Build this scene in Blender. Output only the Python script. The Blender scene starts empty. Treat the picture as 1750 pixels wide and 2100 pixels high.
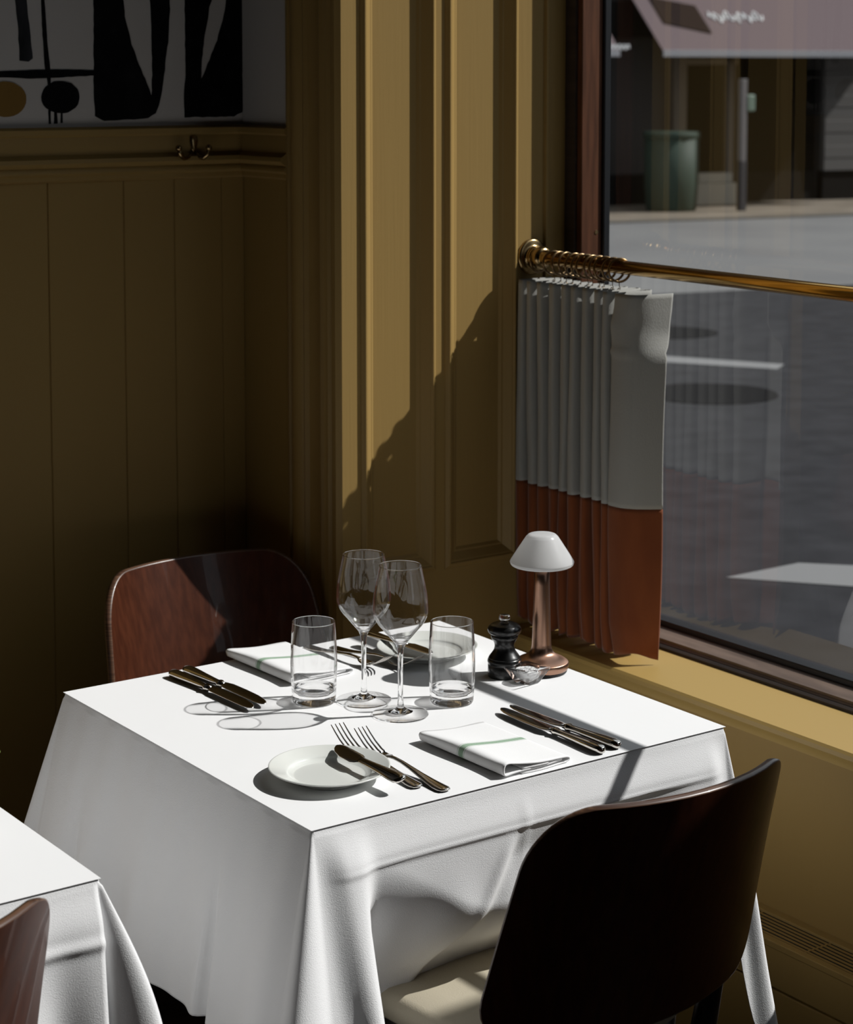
import bpy, bmesh, math, random
from math import sin, cos, pi, radians, sqrt, exp
from mathutils import Vector, Matrix, noise

S = bpy.context.scene
COL = S.collection
R = random.Random(7)

# ------------------------------------------------------------------ camera
cam_d = bpy.data.cameras.new('camera')
cam = bpy.data.objects.new('camera', cam_d); COL.objects.link(cam)
cam.location = (-1.4083, -2.2399, 1.7611)
cam.rotation_euler = (radians(90 - 5.3895), 0, radians(-35.4639))
cam_d.sensor_fit = 'HORIZONTAL'; cam_d.sensor_width = 36
cam_d.lens = 4220.2 / 1750 * 36
cam_d.shift_y = -(1050 - 544.95) / 1750
cam_d.dof.use_dof = True
cam_d.dof.focus_distance = 3.05
cam_d.dof.aperture_fstop = 10.0
S.camera = cam

# ------------------------------------------------------------------ light and exposure
SUN_DIR = Vector((-.955, .463, -1.0)).normalized()
sun_d = bpy.data.lights.new('sun', 'SUN'); sun_d.energy = 5.0; sun_d.angle = radians(.53)
sun_d.color = (1.0, .985, .965)
sun = bpy.data.objects.new('sun', sun_d); COL.objects.link(sun)
sun.location = (9, -4, 9)
sun.rotation_euler = SUN_DIR.to_track_quat('-Z', 'Y').to_euler()

W = bpy.data.worlds.new('sky'); S.world = W; W.use_nodes = True
bg = W.node_tree.nodes['Background']
bg.inputs[0].default_value = (.86, .93, 1.0, 1); bg.inputs[1].default_value = .78

S.view_settings.view_transform = 'Standard'; S.view_settings.look = 'None'
S.view_settings.exposure = 0.0; S.view_settings.gamma = 1.0
S.view_settings.use_curve_mapping = False
cy = S.cycles
cy.use_denoising = True
cy.max_bounces = 14; cy.diffuse_bounces = 4; cy.glossy_bounces = 6
cy.transmission_bounces = 14; cy.transparent_max_bounces = 24
cy.sample_clamp_indirect = 4.0
cy.caustics_reflective = False; cy.caustics_refractive = True
cy.blur_glossy = .5

# ------------------------------------------------------------------ helpers: materials
def mat(name, col=(.8, .8, .8), rough=.5, metal=0, spec=.5, sheen=0, coat=0, bump=None, var=None, aniso=0, noise_col=None):
    m = bpy.data.materials.new(name); m.use_nodes = True
    nt = m.node_tree; b = nt.nodes['Principled BSDF']
    b.inputs['Base Color'].default_value = (*col, 1); b.inputs['Roughness'].default_value = rough
    b.inputs['Metallic'].default_value = metal; b.inputs['Specular IOR Level'].default_value = spec
    b.inputs['Sheen Weight'].default_value = sheen; b.inputs['Coat Weight'].default_value = coat
    b.inputs['Anisotropic'].default_value = aniso
    tc = nt.nodes.new('ShaderNodeTexCoord')
    if bump:                                   # (scale xyz, strength, distance, detail)
        mp = nt.nodes.new('ShaderNodeMapping'); nt.links.new(tc.outputs['Object'], mp.inputs[0])
        mp.inputs['Scale'].default_value = bump[0]
        nz = nt.nodes.new('ShaderNodeTexNoise'); nz.inputs['Scale'].default_value = 1.0
        nz.inputs['Detail'].default_value = bump[3]
        nt.links.new(mp.outputs[0], nz.inputs['Vector'])
        bp = nt.nodes.new('ShaderNodeBump'); bp.inputs['Strength'].default_value = bump[1]
        bp.inputs['Distance'].default_value = bump[2]
        nt.links.new(nz.outputs['Fac'], bp.inputs['Height']); nt.links.new(bp.outputs[0], b.inputs['Normal'])
    if noise_col:                              # (scale xyz, colour a, colour b, lo, hi)
        mp = nt.nodes.new('ShaderNodeMapping'); nt.links.new(tc.outputs['Object'], mp.inputs[0])
        mp.inputs['Scale'].default_value = noise_col[0]
        nz = nt.nodes.new('ShaderNodeTexNoise'); nz.inputs['Scale'].default_value = 1.0; nz.inputs['Detail'].default_value = 5
        nt.links.new(mp.outputs[0], nz.inputs['Vector'])
        cr = nt.nodes.new('ShaderNodeValToRGB')
        cr.color_ramp.elements[0].position = noise_col[3]; cr.color_ramp.elements[0].color = (*noise_col[1], 1)
        cr.color_ramp.elements[1].position = noise_col[4]; cr.color_ramp.elements[1].color = (*noise_col[2], 1)
        nt.links.new(nz.outputs['Fac'], cr.inputs[0]); nt.links.new(cr.outputs[0], b.inputs['Base Color'])
    return m

def glass_solid(name, ior=1.5, tint=(1, 1, 1), rough=0.0):
    m = bpy.data.materials.new(name); m.use_nodes = True; nt = m.node_tree
    nt.nodes.remove(nt.nodes['Principled BSDF']); out = nt.nodes['Material Output']
    g = nt.nodes.new('ShaderNodeBsdfGlass'); g.inputs['IOR'].default_value = ior
    g.inputs['Roughness'].default_value = rough; g.inputs['Color'].default_value = (*tint, 1)
    nt.links.new(g.outputs[0], out.inputs[0]); return m

def glass_thin(name, f0=.04, tint=(1, 1, 1), power=5.0, fmax=.96):
    """thin walled glass: unbent transmission plus a Schlick mirror term"""
    m = bpy.data.materials.new(name); m.use_nodes = True; nt = m.node_tree
    nt.nodes.remove(nt.nodes['Principled BSDF']); out = nt.nodes['Material Output']
    ge = nt.nodes.new('ShaderNodeNewGeometry')
    dot = nt.nodes.new('ShaderNodeVectorMath'); dot.operation = 'DOT_PRODUCT'
    nt.links.new(ge.outputs['Incoming'], dot.inputs[0]); nt.links.new(ge.outputs['Normal'], dot.inputs[1])
    def M(op, a, b=None):
        n = nt.nodes.new('ShaderNodeMath'); n.operation = op
        for i, v in enumerate((a, b)):
            if v is None: continue
            if isinstance(v, (int, float)): n.inputs[i].default_value = v
            else: nt.links.new(v, n.inputs[i])
        return n.outputs[0]
    c = M('ABSOLUTE', dot.outputs['Value'])
    f = M('ADD', M('MULTIPLY', M('POWER', M('SUBTRACT', 1.0, c), power), fmax), f0)
    tr = nt.nodes.new('ShaderNodeBsdfTransparent'); tr.inputs[0].default_value = (*tint, 1)
    gl = nt.nodes.new('ShaderNodeBsdfGlossy'); gl.inputs['Roughness'].default_value = 0.0
    mx = nt.nodes.new('ShaderNodeMixShader'); nt.links.new(f, mx.inputs[0])
    nt.links.new(tr.outputs[0], mx.inputs[1]); nt.links.new(gl.outputs[0], mx.inputs[2])
    nt.links.new(mx.outputs[0], out.inputs[0]); return m

def glass_ware(name, lo, hi, f0=.04):
    """drinking glass: refracts where it is struck at a slant, passes straight through where struck square on"""
    m = glass_thin(name, f0, (.995, .995, .995)); nt = m.node_tree; out = nt.nodes['Material Output']
    thin = out.inputs[0].links[0].from_socket
    c = [n for n in nt.nodes if n.type == 'MATH' and n.operation == 'ABSOLUTE'][0].outputs[0]
    mr = nt.nodes.new('ShaderNodeMapRange'); mr.interpolation_type = 'SMOOTHSTEP'
    mr.inputs['From Min'].default_value = lo; mr.inputs['From Max'].default_value = hi
    nt.links.new(c, mr.inputs['Value'])
    g = nt.nodes.new('ShaderNodeBsdfGlass'); g.inputs['IOR'].default_value = 1.5; g.inputs['Roughness'].default_value = 0
    mx = nt.nodes.new('ShaderNodeMixShader'); nt.links.new(mr.outputs[0], mx.inputs[0])
    nt.links.new(g.outputs[0], mx.inputs[1]); nt.links.new(thin, mx.inputs[2]); nt.links.new(mx.outputs[0], out.inputs[0])
    return m

def wood(name, a, b, scale=(60, 60, 6), rough=.3, coat=.3, spec=.5):
    return mat(name, a, rough, coat=coat, spec=spec, noise_col=(scale, a, b, .35, .68))

# ------------------------------------------------------------------ helpers: meshes and objects
def link_mesh(name, me, m, parent=None, loc=(0, 0, 0), rot=(0, 0, 0), smooth=True):
    o = bpy.data.objects.new(name, me); COL.objects.link(o)
    if m:
        for mm in (m if isinstance(m, (list, tuple)) else [m]): me.materials.append(mm)
    if smooth:
        for p in me.polygons: p.use_smooth = True
    o.location = loc; o.rotation_euler = rot
    if parent: o.parent = parent
    return o

def obj(name, bm, m, parent=None, loc=(0, 0, 0), rot=(0, 0, 0), smooth=False, auto=None):
    me = bpy.data.meshes.new(name)
    if auto is not None:
        smooth = True
        for e in bm.edges:
            if len(e.link_faces) == 2 and e.calc_face_angle(0) > radians(auto): e.smooth = False
    bm.normal_update(); bm.to_mesh(me); bm.free()
    return link_mesh(name, me, m, parent, loc, rot, smooth)

def from_data(name, v, f, m, parent=None, smooth=True, loc=(0, 0, 0), rot=(0, 0, 0)):
    me = bpy.data.meshes.new(name); me.from_pydata([tuple(x) for x in v], [], f); me.update()
    return link_mesh(name, me, m, parent, loc, rot, smooth)

def BM(): return bmesh.new()

def add_box(bm, a, b, bev=0.0, seg=2, mtx=None):
    r = bmesh.ops.create_cube(bm, size=1.0)
    vs = r['verts']
    for v in vs:
        v.co = Vector([(a[i] + b[i]) / 2 + v.co[i] * (b[i] - a[i]) for i in range(3)])
    if bev:
        es = list({e for v in vs for e in v.link_edges})
        rr = bmesh.ops.bevel(bm, geom=es, offset=bev, segments=seg, profile=.5, affect='EDGES')
        vs = list({v for f in rr['faces'] for v in f.verts} | {v for v in vs if v.is_valid})
    if mtx is not None: bmesh.ops.transform(bm, matrix=mtx, verts=[v for v in vs if v.is_valid])
    return vs

def add_lathe(bm, prof, n=64, c=(0, 0, 0), cap=True):
    """prof: (r, z) list; r = 0 makes a pole"""
    rings = []
    for r, z in prof:
        if r < 1e-7: rings.append([bm.verts.new((c[0], c[1], c[2] + z))])
        else: rings.append([bm.verts.new((c[0] + r * cos(2 * pi * k / n), c[1] + r * sin(2 * pi * k / n), c[2] + z)) for k in range(n)])
    for A, B in zip(rings, rings[1:]):
        for k in range(n):
            k2 = (k + 1) % n
            if len(A) == 1 and len(B) == 1: continue
            if len(A) == 1: bm.faces.new((A[0], B[k2], B[k]))
            elif len(B) == 1: bm.faces.new((A[k], A[k2], B[0]))
            else: bm.faces.new((A[k], A[k2], B[k2], B[k]))
    return rings

def add_tube(bm, pts, rad, n=12, closed=False, cap=True):
    pts = [Vector(p) for p in pts]; N = len(pts)
    rads = rad if isinstance(rad, (list, tuple)) else [rad] * N
    t0 = None; rings = []; up = None
    for i in range(N):
        if closed: t = pts[(i + 1) % N] - pts[i - 1]
        else: t = pts[min(i + 1, N - 1)] - pts[max(i - 1, 0)]
        t.normalize()
        if up is None:
            up = Vector((0, 0, 1)) if abs(t.z) < .9 else Vector((1, 0, 0))
        up = (up - t * up.dot(t)).normalized(); sd = t.cross(up)
        rings.append([bm.verts.new(pts[i] + (up * cos(2 * pi * k / n) + sd * sin(2 * pi * k / n)) * rads[i]) for k in range(n)])
    pairs = list(zip(rings, rings[1:])) + ([(rings[-1], rings[0])] if closed else [])
    for A, B in pairs:
        for k in range(n): bm.faces.new((A[k], A[(k + 1) % n], B[(k + 1) % n], B[k]))
    if cap and not closed:
        bm.faces.new(rings[0][::-1]); bm.faces.new(rings[-1])

def add_loft(bm, secs, n=14):
    """secs: (centre Vector, half width vector, half thickness vector); superellipse cross sections"""
    rings = []
    for c, w, t in secs:
        c, w, t = Vector(c), Vector(w), Vector(t); ring = []
        for k in range(n):
            a = 2 * pi * k / n; ca, sa = cos(a), sin(a)
            ring.append(bm.verts.new(c + w * (abs(ca) ** .8 * (1 if ca >= 0 else -1)) + t * (abs(sa) ** .8 * (1 if sa >= 0 else -1))))
        rings.append(ring)
    for A, B in zip(rings, rings[1:]):
        for k in range(n): bm.faces.new((A[k], A[(k + 1) % n], B[(k + 1) % n], B[k]))
    bm.faces.new(rings[0][::-1]); bm.faces.new(rings[-1])
    bmesh.ops.recalc_face_normals(bm, faces=bm.faces)

def add_extrude(bm, prof, axis, a, b, closed=True):
    """prof: 2-D outline; axis 0/1/2 = extrusion direction; the two others take the outline in order"""
    def P(q, s):
        if axis == 0: return (s, q[0], q[1])
        if axis == 1: return (q[0], s, q[1])
        return (q[0], q[1], s)
    A = [bm.verts.new(P(q, a)) for q in prof]; B = [bm.verts.new(P(q, b)) for q in prof]
    n = len(prof)
    for k in range(n if closed else n - 1): bm.faces.new((A[k], A[(k + 1) % n], B[(k + 1) % n], B[k]))
    if closed: bm.faces.new(A[::-1]); bm.faces.new(B)
    bmesh.ops.recalc_face_normals(bm, faces=bm.faces)

def spline(keys, x):
    """smooth (Catmull-Rom on non-uniform keys) value of tuples/floats"""
    xs = [k[0] for k in keys]
    if x <= xs[0]: return keys[0][1]
    if x >= xs[-1]: return keys[-1][1]
    i = max(j for j in range(len(xs) - 1) if xs[j] <= x)
    t = (x - xs[i]) / (xs[i + 1] - xs[i])
    def tan(j):
        if j == 0: return (keys[1][1] - keys[0][1]) / (xs[1] - xs[0])
        if j == len(xs) - 1: return (keys[-1][1] - keys[-2][1]) / (xs[-1] - xs[-2])
        return (keys[j + 1][1] - keys[j - 1][1]) / (xs[j + 1] - xs[j - 1])
    h = xs[i + 1] - xs[i]; p0, p1 = keys[i][1], keys[i + 1][1]; m0, m1 = tan(i) * h, tan(i + 1) * h
    return p0 * (2 * t ** 3 - 3 * t * t + 1) + m0 * (t ** 3 - 2 * t * t + t) + p1 * (-2 * t ** 3 + 3 * t * t) + m1 * (t ** 3 - t * t)

def smooth_prof(pts, n=6):
    """densify a (r, z) profile with Catmull-Rom"""
    P = [Vector((p[0], p[1])) for p in pts]; out = []
    for i in range(len(P) - 1):
        p0, p1, p2, p3 = P[max(i - 1, 0)], P[i], P[i + 1], P[min(i + 2, len(P) - 1)]
        for k in range(n):
            t = k / n
            q = .5 * ((2 * p1) + (p2 - p0) * t + (2 * p0 - 5 * p1 + 4 * p2 - p3) * t * t + (3 * p1 - p0 - 3 * p2 + p3) * t ** 3)
            out.append((max(q.x, 0), q.y))
    out.append((P[-1].x, P[-1].y)); return out

def empty(name, loc, rotz=0):
    o = bpy.data.objects.new(name, None); COL.objects.link(o); o.location = loc; o.rotation_euler = (0, 0, rotz)
    o.empty_display_size = .05
    return o

def tag(o, label, cat, group=None, kind=None):
    o['label'] = label; o['category'] = cat
    if group: o['group'] = group
    if kind: o['kind'] = kind
    return o

def thing(name, label, cat, loc=(0, 0, 0), rotz=0, group=None): return tag(empty(name, loc, rotz), label, cat, group)

def struct(o, label=None):
    o['kind'] = 'structure'
    if label: o['label'] = label
    return o

def dup(root, loc=None, rotz=None, label=None):
    r = root.copy(); COL.objects.link(r)
    if loc is not None: r.location = loc
    if rotz is not None: r.rotation_euler = (0, 0, rotz)
    if label: r['label'] = label
    for ch in root.children:
        c = ch.copy(); COL.objects.link(c); c.parent = r
        for g in ch.children:
            d = g.copy(); COL.objects.link(d); d.parent = c
    return r

# ------------------------------------------------------------------ materials
OCH = (.30, .195, .066)
m_ochre = mat('ochre_paint', OCH, .5, spec=.18, bump=((70, 70, 9), .25, .002, 6))
m_ochre_v = mat('ochre_paint_brushed', OCH, .45, spec=.2, bump=((160, 160, 5), .22, .0015, 6))
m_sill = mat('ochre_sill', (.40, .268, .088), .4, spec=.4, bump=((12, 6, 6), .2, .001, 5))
m_white_wall = mat('white_wall', (.48, .455, .435), .85, spec=.1, bump=((30, 30, 30), .1, .002, 4))
m_mural_black = mat('mural_black', (.006, .006, .007), .6, spec=.08, noise_col=((18, 18, 18), (.002, .002, .0025), (.010, .010, .011), .5, .8))
m_mural_grey = mat('mural_grey', (.02, .022, .025), .7, spec=.08, noise_col=((25, 25, 8), (.012, .013, .015), (.035, .037, .04), .35, .7))
m_mural_ochre = mat('mural_ochre', (.20, .115, .03), .7, spec=.08)
m_ceiling = mat('ceiling_paint', (.07, .06, .045), .9)
m_room = mat('room_paint', (.06, .045, .03), .8)
m_floor = mat('floor_boards', (.035, .022, .014), .5, noise_col=((4, 40, 4), (.012, .008, .005), (.028, .018, .012), .35, .7))
m_jamb = wood('jamb_wood', (.066, .024, .010), (.115, .043, .019), (90, 90, 7), .5, .0, spec=.25)
m_rail = wood('rail_wood', (.085, .054, .038), (.15, .100, .072), (50, 8, 50), .5, 0)
m_dark_wood = wood('dark_frame_wood', (.022, .014, .010), (.04, .025, .017), (60, 8, 60), .6, 0)
m_gasket = mat('black_gasket', (.010, .011, .013), .35)
m_pane = glass_thin('window_pane', .08, (.985, .99, .985))
m_cloth = mat('white_tablecloth', (.80, .80, .805), .9, spec=.2, sheen=.15, bump=((760, 760, 760), .7, .0007, 4))
m_topper = mat('white_topper', (.83, .83, .832), .75, spec=.25, bump=((6, 6, 6), .25, .004, 3))
m_under = mat('dark_table', (.02, .015, .012), .5)
m_napkin = None
m_plate = mat('porcelain', (.70, .715, .68), .16, spec=.5, coat=.3)
m_steel = mat('polished_steel', (.60, .57, .53), .09, metal=1)
m_steel_b = mat('blade_steel', (.62, .59, .56), .14, metal=1, aniso=.3)
m_glass = glass_ware('clear_glass', .40, .62)
m_glass_full = glass_solid('heavy_glass', 1.5)
m_bowl = glass_ware('thin_glass', .20, .50)
m_mill = mat('black_lacquer', (.006, .006, .006), .28, coat=.2)
m_steelknob = glass_solid('clear_acrylic', 1.49)
m_copper = mat('brushed_copper', (.40, .235, .165), .30, metal=1, aniso=.6, bump=((3, 3, 900), .08, .0003, 2))
m_black_rub = mat('black_rubber', (.01, .01, .01), .6)
m_cellar = glass_ware('cellar_glass', .38, .72)
m_salt = mat('salt_grains', (.9, .9, .9), .5, bump=((700, 700, 700), 1.0, .003, 3))
m_brass = mat('polished_brass', (.86, .52, .14), .17, metal=1)
m_brass_old = mat('aged_brass', (.36, .25, .12), .22, metal=1)
m_ring = mat('bronze', (.20, .135, .07), .28, metal=1)
m_linen = mat('grey_linen', (.33, .325, .30), .95, spec=.1, sheen=.2, bump=((500, 500, 250), .5, .001, 3))
m_velvet = mat('rust_velvet', (.20, .052, .014), .8, spec=.15, sheen=.3, bump=((40, 40, 12), .3, .003, 4), noise_col=((14, 14, 5), (.155, .038, .010), (.235, .066, .018), .3, .7))
m_chair = wood('mahogany_veneer', (.046, .0125, .0055), (.074, .021, .009), (95, 95, 3.2), .32, .25, spec=.3)
m_edge = wood('ply_edge', (.05, .022, .013), (.16, .085, .05), (4, 4, 700), .35, .2)
m_blackwood = mat('black_stained_wood', (.012, .009, .008), .35, coat=.2)
m_leather = mat('cream_leather', (.47, .42, .32), .55, spec=.35, bump=((420, 420, 420), .45, .0008, 4))
m_leaf = mat('leaf_green', (.18, .26, .06), .5)
m_vase = mat('white_vase', (.7, .7, .7), .3)
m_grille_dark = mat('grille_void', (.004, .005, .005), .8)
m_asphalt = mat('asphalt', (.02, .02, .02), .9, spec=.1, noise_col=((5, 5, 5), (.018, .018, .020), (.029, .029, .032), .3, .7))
m_asphalt_l = mat('pale_asphalt', (.19, .19, .19), .9, spec=.2, noise_col=((.6, .6, .6), (.115, .115, .116), (.15, .15, .147), .3, .7))
m_pave = mat('pavement_slabs', (.21, .18, .145), .9, spec=.2, noise_col=((2, 2, 2), (.115, .095, .072), (.165, .14, .11), .35, .65))
m_kerb = mat('kerb_stone', (.075, .065, .052), .9)
m_paintline = mat('road_paint', (.165, .165, .165), .9, spec=.2)
m_patch = mat('dark_patch', (.010, .010, .011), 1, spec=.0)
m_awning = mat('mauve_canvas', (.115, .088, .092), .9, spec=.1)
m_awning_edge = mat('white_valance', (.25, .25, .265), .8)
m_awning_shadow = mat('awning_shadow', (.022, .016, .015), 1, spec=0)
m_white_txt = mat('white_lettering', (.62, .62, .62), .7)
m_shop_dark = mat('shop_dark', (.007, .006, .005), .7, spec=.1)
m_shop_glass = mat('shop_window_dark', (.005, .0045, .0035), .6, spec=.03)
m_shop_frame = mat('shop_frame', (.12, .09, .06), .6)
m_shutter = mat('grey_shutter', (.085, .08, .076), .7)
m_bin = mat('green_bin_paint', (.030, .046, .035), .6, spec=.12)
m_bin_dark = mat('bin_base', (.02, .03, .024), .6)
m_post = mat('grey_post', (.14, .125, .12), .6)
m_post_shaded = mat('shaded_lower_post', (.035, .03, .03), .6)
m_box = mat('pale_green_box', (.13, .18, .14), .5)
m_step = mat('pale_step', (.30, .27, .22), .8)
m_facade = mat('facade_render', (.05, .045, .042), .95, spec=.1)

def napkin_material():
    m = mat('napkin_linen', (.84, .84, .84), .9, spec=.15, sheen=.15, bump=((1000, 1000, 1000), .4, .0006, 2))
    nt = m.node_tree; b = nt.nodes['Principled BSDF']
    tc = nt.nodes.new('ShaderNodeTexCoord'); sp = nt.nodes.new('ShaderNodeSeparateXYZ')
    nt.links.new(tc.outputs['Object'], sp.inputs[0])
    def M(op, a, c=None):
        n = nt.nodes.new('ShaderNodeMath'); n.operation = op
        for i, v in enumerate((a, c)):
            if v is None: continue
            if isinstance(v, (int, float)): n.inputs[i].default_value = v
            else: nt.links.new(v, n.inputs[i])
        return n.outputs[0]
    def band(lo, hi):
        return M('MULTIPLY', M('GREATER_THAN', sp.outputs['Y'], lo), M('LESS_THAN', sp.outputs['Y'], hi))
    core = band(.0945, .1055); rim = M('ADD', band(.0915, .0930), band(.1070, .1085))
    nz = nt.nodes.new('ShaderNodeTexNoise'); nz.inputs['Scale'].default_value = 900
    nt.links.new(tc.outputs['Object'], nz.inputs['Vector'])
    fac = M('MULTIPLY', M('ADD', core, M('MULTIPLY', rim, .6)), M('ADD', .62, M('MULTIPLY', nz.outputs['Fac'], .5)))
    mx = nt.nodes.new('ShaderNodeMix'); mx.data_type = 'RGBA'; mx.clamp_factor = True
    nt.links.new(fac, mx.inputs['Factor']); mx.inputs['A'].default_value = (.84, .84, .84, 1); mx.inputs['B'].default_value = (.20, .34, .21, 1)
    nt.links.new(mx.outputs['Result'], b.inputs['Base Color']); return m
m_napkin = napkin_material()

# ================================================================== ROOM SHELL
T = .76                                    # table height
YB, XP, YP = 1.3756, .712, 1.014           # back wall, side of the pier, face of the pier
CEIL = 3.6; XW, YS = -3.6, -4.4            # ceiling, far sides of the room
GX = 1.33                                  # window glass
SILL = .635; SILLX = 1.0885; WB = 1.1      # window board, its nose, dado under the window
JY = .968                                  # reveal of the window jamb

bm = BM(); add_box(bm, (XW - .1, YS - .1, -.1), (1.45, YB + .1, 0)); struct(obj('floor', bm, m_floor))
bm = BM(); add_box(bm, (XW - .1, YS - .1, CEIL), (1.45, YB + .1, CEIL + .12)); struct(obj('ceiling', bm, m_ceiling))
bm = BM(); add_box(bm, (XW - .1, YS, 0), (XW, YB + .1, CEIL)); struct(obj('wall_left', bm, m_room))
bm = BM(); add_box(bm, (XW, YS - .1, 0), (1.45, YS, CEIL))
struct(obj('wall_front', bm, m_room))

# back wall: white above the dado rail, ochre boards below with V joints
bm = BM()
z1 = 1.66
add_box(bm, (XW, YB, z1 - .02), (XP + .05, YB + .1, CEIL))
w_back = struct(obj('wall_back', bm, m_white_wall))
bm = BM()
xs = [XW, -.83, -.52, -.20, .118, .2787, .440, .5518, .66, XP]
for a, b in zip(xs, xs[1:]):
    g = .0018; d = .003
    add_extrude(bm, [(a, YB + d), (a + g, YB), (b - g, YB), (b, YB + d), (b, YB + .1), (a, YB + .1)], 2, 0, z1 - .02)
obj('wall_back_boards', bm, m_ochre, w_back)

def rail_profile():
    # (outward distance, z) from the wall, top to bottom
    return [(0, 1.655), (.010, 1.655), (.016, 1.650), (.016, 1.640), (.010, 1.636), (.012, 1.628), (.012, 1.602), (.018, 1.598),
            (.024, 1.594), (.026, 1.586), (.020, 1.580), (.014, 1.577), (.018, 1.572), (.018, 1.566), (.010, 1.561), (.010, 1.553), (.004, 1.549), (0, 1.549)]
bm = BM()
add_extrude(bm, [(YB - o, z) for o, z in rail_profile()], 0, XW, XP)
struct(obj('trim_1', bm, m_ochre, auto=40), 'ochre moulded dado rail along the back wall')
bm = BM(); add_box(bm, (XW, YB - .018, 0), (XP, YB, .12), .003); struct(obj('baseboard_back', bm, m_ochre))

# pier: return side (facing left) + front face (facing the table)
bm = BM()
add_box(bm, (XP, YP + .04, 0), (1.30, YB + .1, 1.655)); add_box(bm, (XP, 1.19, 1.655), (1.30, YB + .1, CEIL))
w_pier = struct(obj('wall_pier', bm, m_ochre))
bm = BM(); add_box(bm, (XP - .002, 1.19, 1.655), (XP + .02, YB, CEIL)); obj('white_return', bm, m_white_wall, w_pier)
bm = BM()
add_extrude(bm, [(XP - o, z) for o, z in rail_profile()], 1, 1.19, YB)
obj('return_rail', bm, m_ochre, w_pier, auto=40)
# fluted casing on the return, in plan (x, y)
prof = [(XP + .03, 1.200)]
for y, o in [(1.200, .000), (1.196, .010), (1.187, .012), (1.183, .006), (1.174, .006), (1.170, .016), (1.156, .022), (1.140, .020), (1.131, .012), (1.126, .014),
             (1.121, .006), (1.112, .004), (1.085, .004), (1.078, .008), (1.072, .004), (1.062, .012), (1.056, .008), (1.050, .008), (1.046, .012),
             (1.041, .006), (1.036, .006), (1.032, .010), (1.022, .010), (1.018, .004), (1.0142, .000)]:
    prof.append((XP - o, y))
prof.append((XP + .03, 1.03))
bm = BM(); add_extrude(bm, prof, 2, 0, CEIL)
struct(obj('trim_2', bm, m_ochre_v, auto=40), 'fluted ochre casing on the side of the pier')

# face of the pier: two recessed panels with raised mouldings. Profile across a panel: (x offset from its edge, y towards room negative)
PZ0, PZ1 = .785, 3.2
def panel(bm, a, b, z0, z1):
    """raised moulding frame a..b (peaks) around a sunk panel; mitred rings"""
    peak, sunk = .0076, -.013
    rings = [(-.0095, 0), (-.0085, .0022), (-.0045, .0050), (-.0015, peak), (.0010, peak), (.0035, peak - .003), (.0060, peak - .0042), (.0200, -.0080), (.0235, -.0088), (.0285, sunk), (.0300, sunk)]
    R_ = []
    for o, h in rings:
        y = YP - h
        R_.append([bm.verts.new(q) for q in ((a + o, y, z0 + o), (b - o, y, z0 + o), (b - o, y, z1 - o), (a + o, y, z1 - o))])
    for A, B in zip(R_, R_[1:]):
        for k in range(4): bm.faces.new((A[k], A[(k + 1) % 4], B[(k + 1) % 4], B[k]))
    bm.faces.new(R_[-1])
    return a - .0095, b + .0095, z0 - .0095, z1 + .0095
bm = BM()
L = panel(bm, .7635, .922, PZ0, PZ1); Rr = panel(bm, .9627, 1.1245, PZ0, PZ1)
xs = [XP, L[0], L[1], Rr[0], Rr[1], 1.166, 1.172]
def quad(bm, x0, x1, z0, z1, y): bm.faces.new([bm.verts.new(q) for q in ((x0, y, z0), (x1, y, z0), (x1, y, z1), (x0, y, z1))])
quad(bm, XP, L[0], 0, CEIL, YP); quad(bm, L[1], Rr[0], 0, CEIL, YP); quad(bm, Rr[1], 1.20, 0, CEIL, YP)
for q in (L, Rr): quad(bm, q[0], q[1], 0, q[2], YP); quad(bm, q[0], q[1], q[3], CEIL, YP)
bmesh.ops.remove_doubles(bm, verts=bm.verts, dist=1e-5)
bmesh.ops.recalc_face_normals(bm, faces=bm.faces)
for f in bm.faces:
    if f.normal.y > 0: f.normal_flip()
struct(obj('wall_pier_face', bm, m_ochre_v), 'ochre panelled face of the pier beside the window')
bm = BM()
add_extrude(bm, [(1.20, YP), (1.203, YP - .006), (1.209, YP - .006), (1.213, YP - .001), (1.262, YP - .001), (1.262, YP + .1), (1.20, YP + .1)], 2, SILL, CEIL)
struct(obj('trim_3', bm, m_ochre_v, auto=40), 'ochre strip between the panelled pier and the window jamb')

# window wall: dado below, header above, far jamb wall; opening runs along Y
WY0 = -3.0; WZ1 = 3.35
bm = BM()
add_box(bm, (WB, YS, 0), (1.45, YP + .02, SILL - .02)); add_box(bm, (1.25, YS, WZ1), (1.45, YP + .1, CEIL))
add_box(bm, (1.25, YS, 0), (1.45, WY0, CEIL)); add_box(bm, (1.30, JY + .03, SILL), (1.345, YP + .1, WZ1))
struct(obj('wall_window', bm, m_ochre))
bm = BM()   # window board with a rounded nose and a bead below it
add_extrude(bm, [(SILLX + .006, SILL), (SILLX + .001, SILL - .004), (SILLX - .001, SILL - .011), (SILLX + .004, SILL - .018), (SILLX + .006, SILL - .022),
                 (SILLX + .007, SILL - .030), (1.2, SILL - .030), (1.34, SILL - .030), (1.34, SILL)], 1, WY0, YP)
struct(obj('trim_4', bm, m_sill, auto=35), 'sunlit ochre window board')
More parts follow.
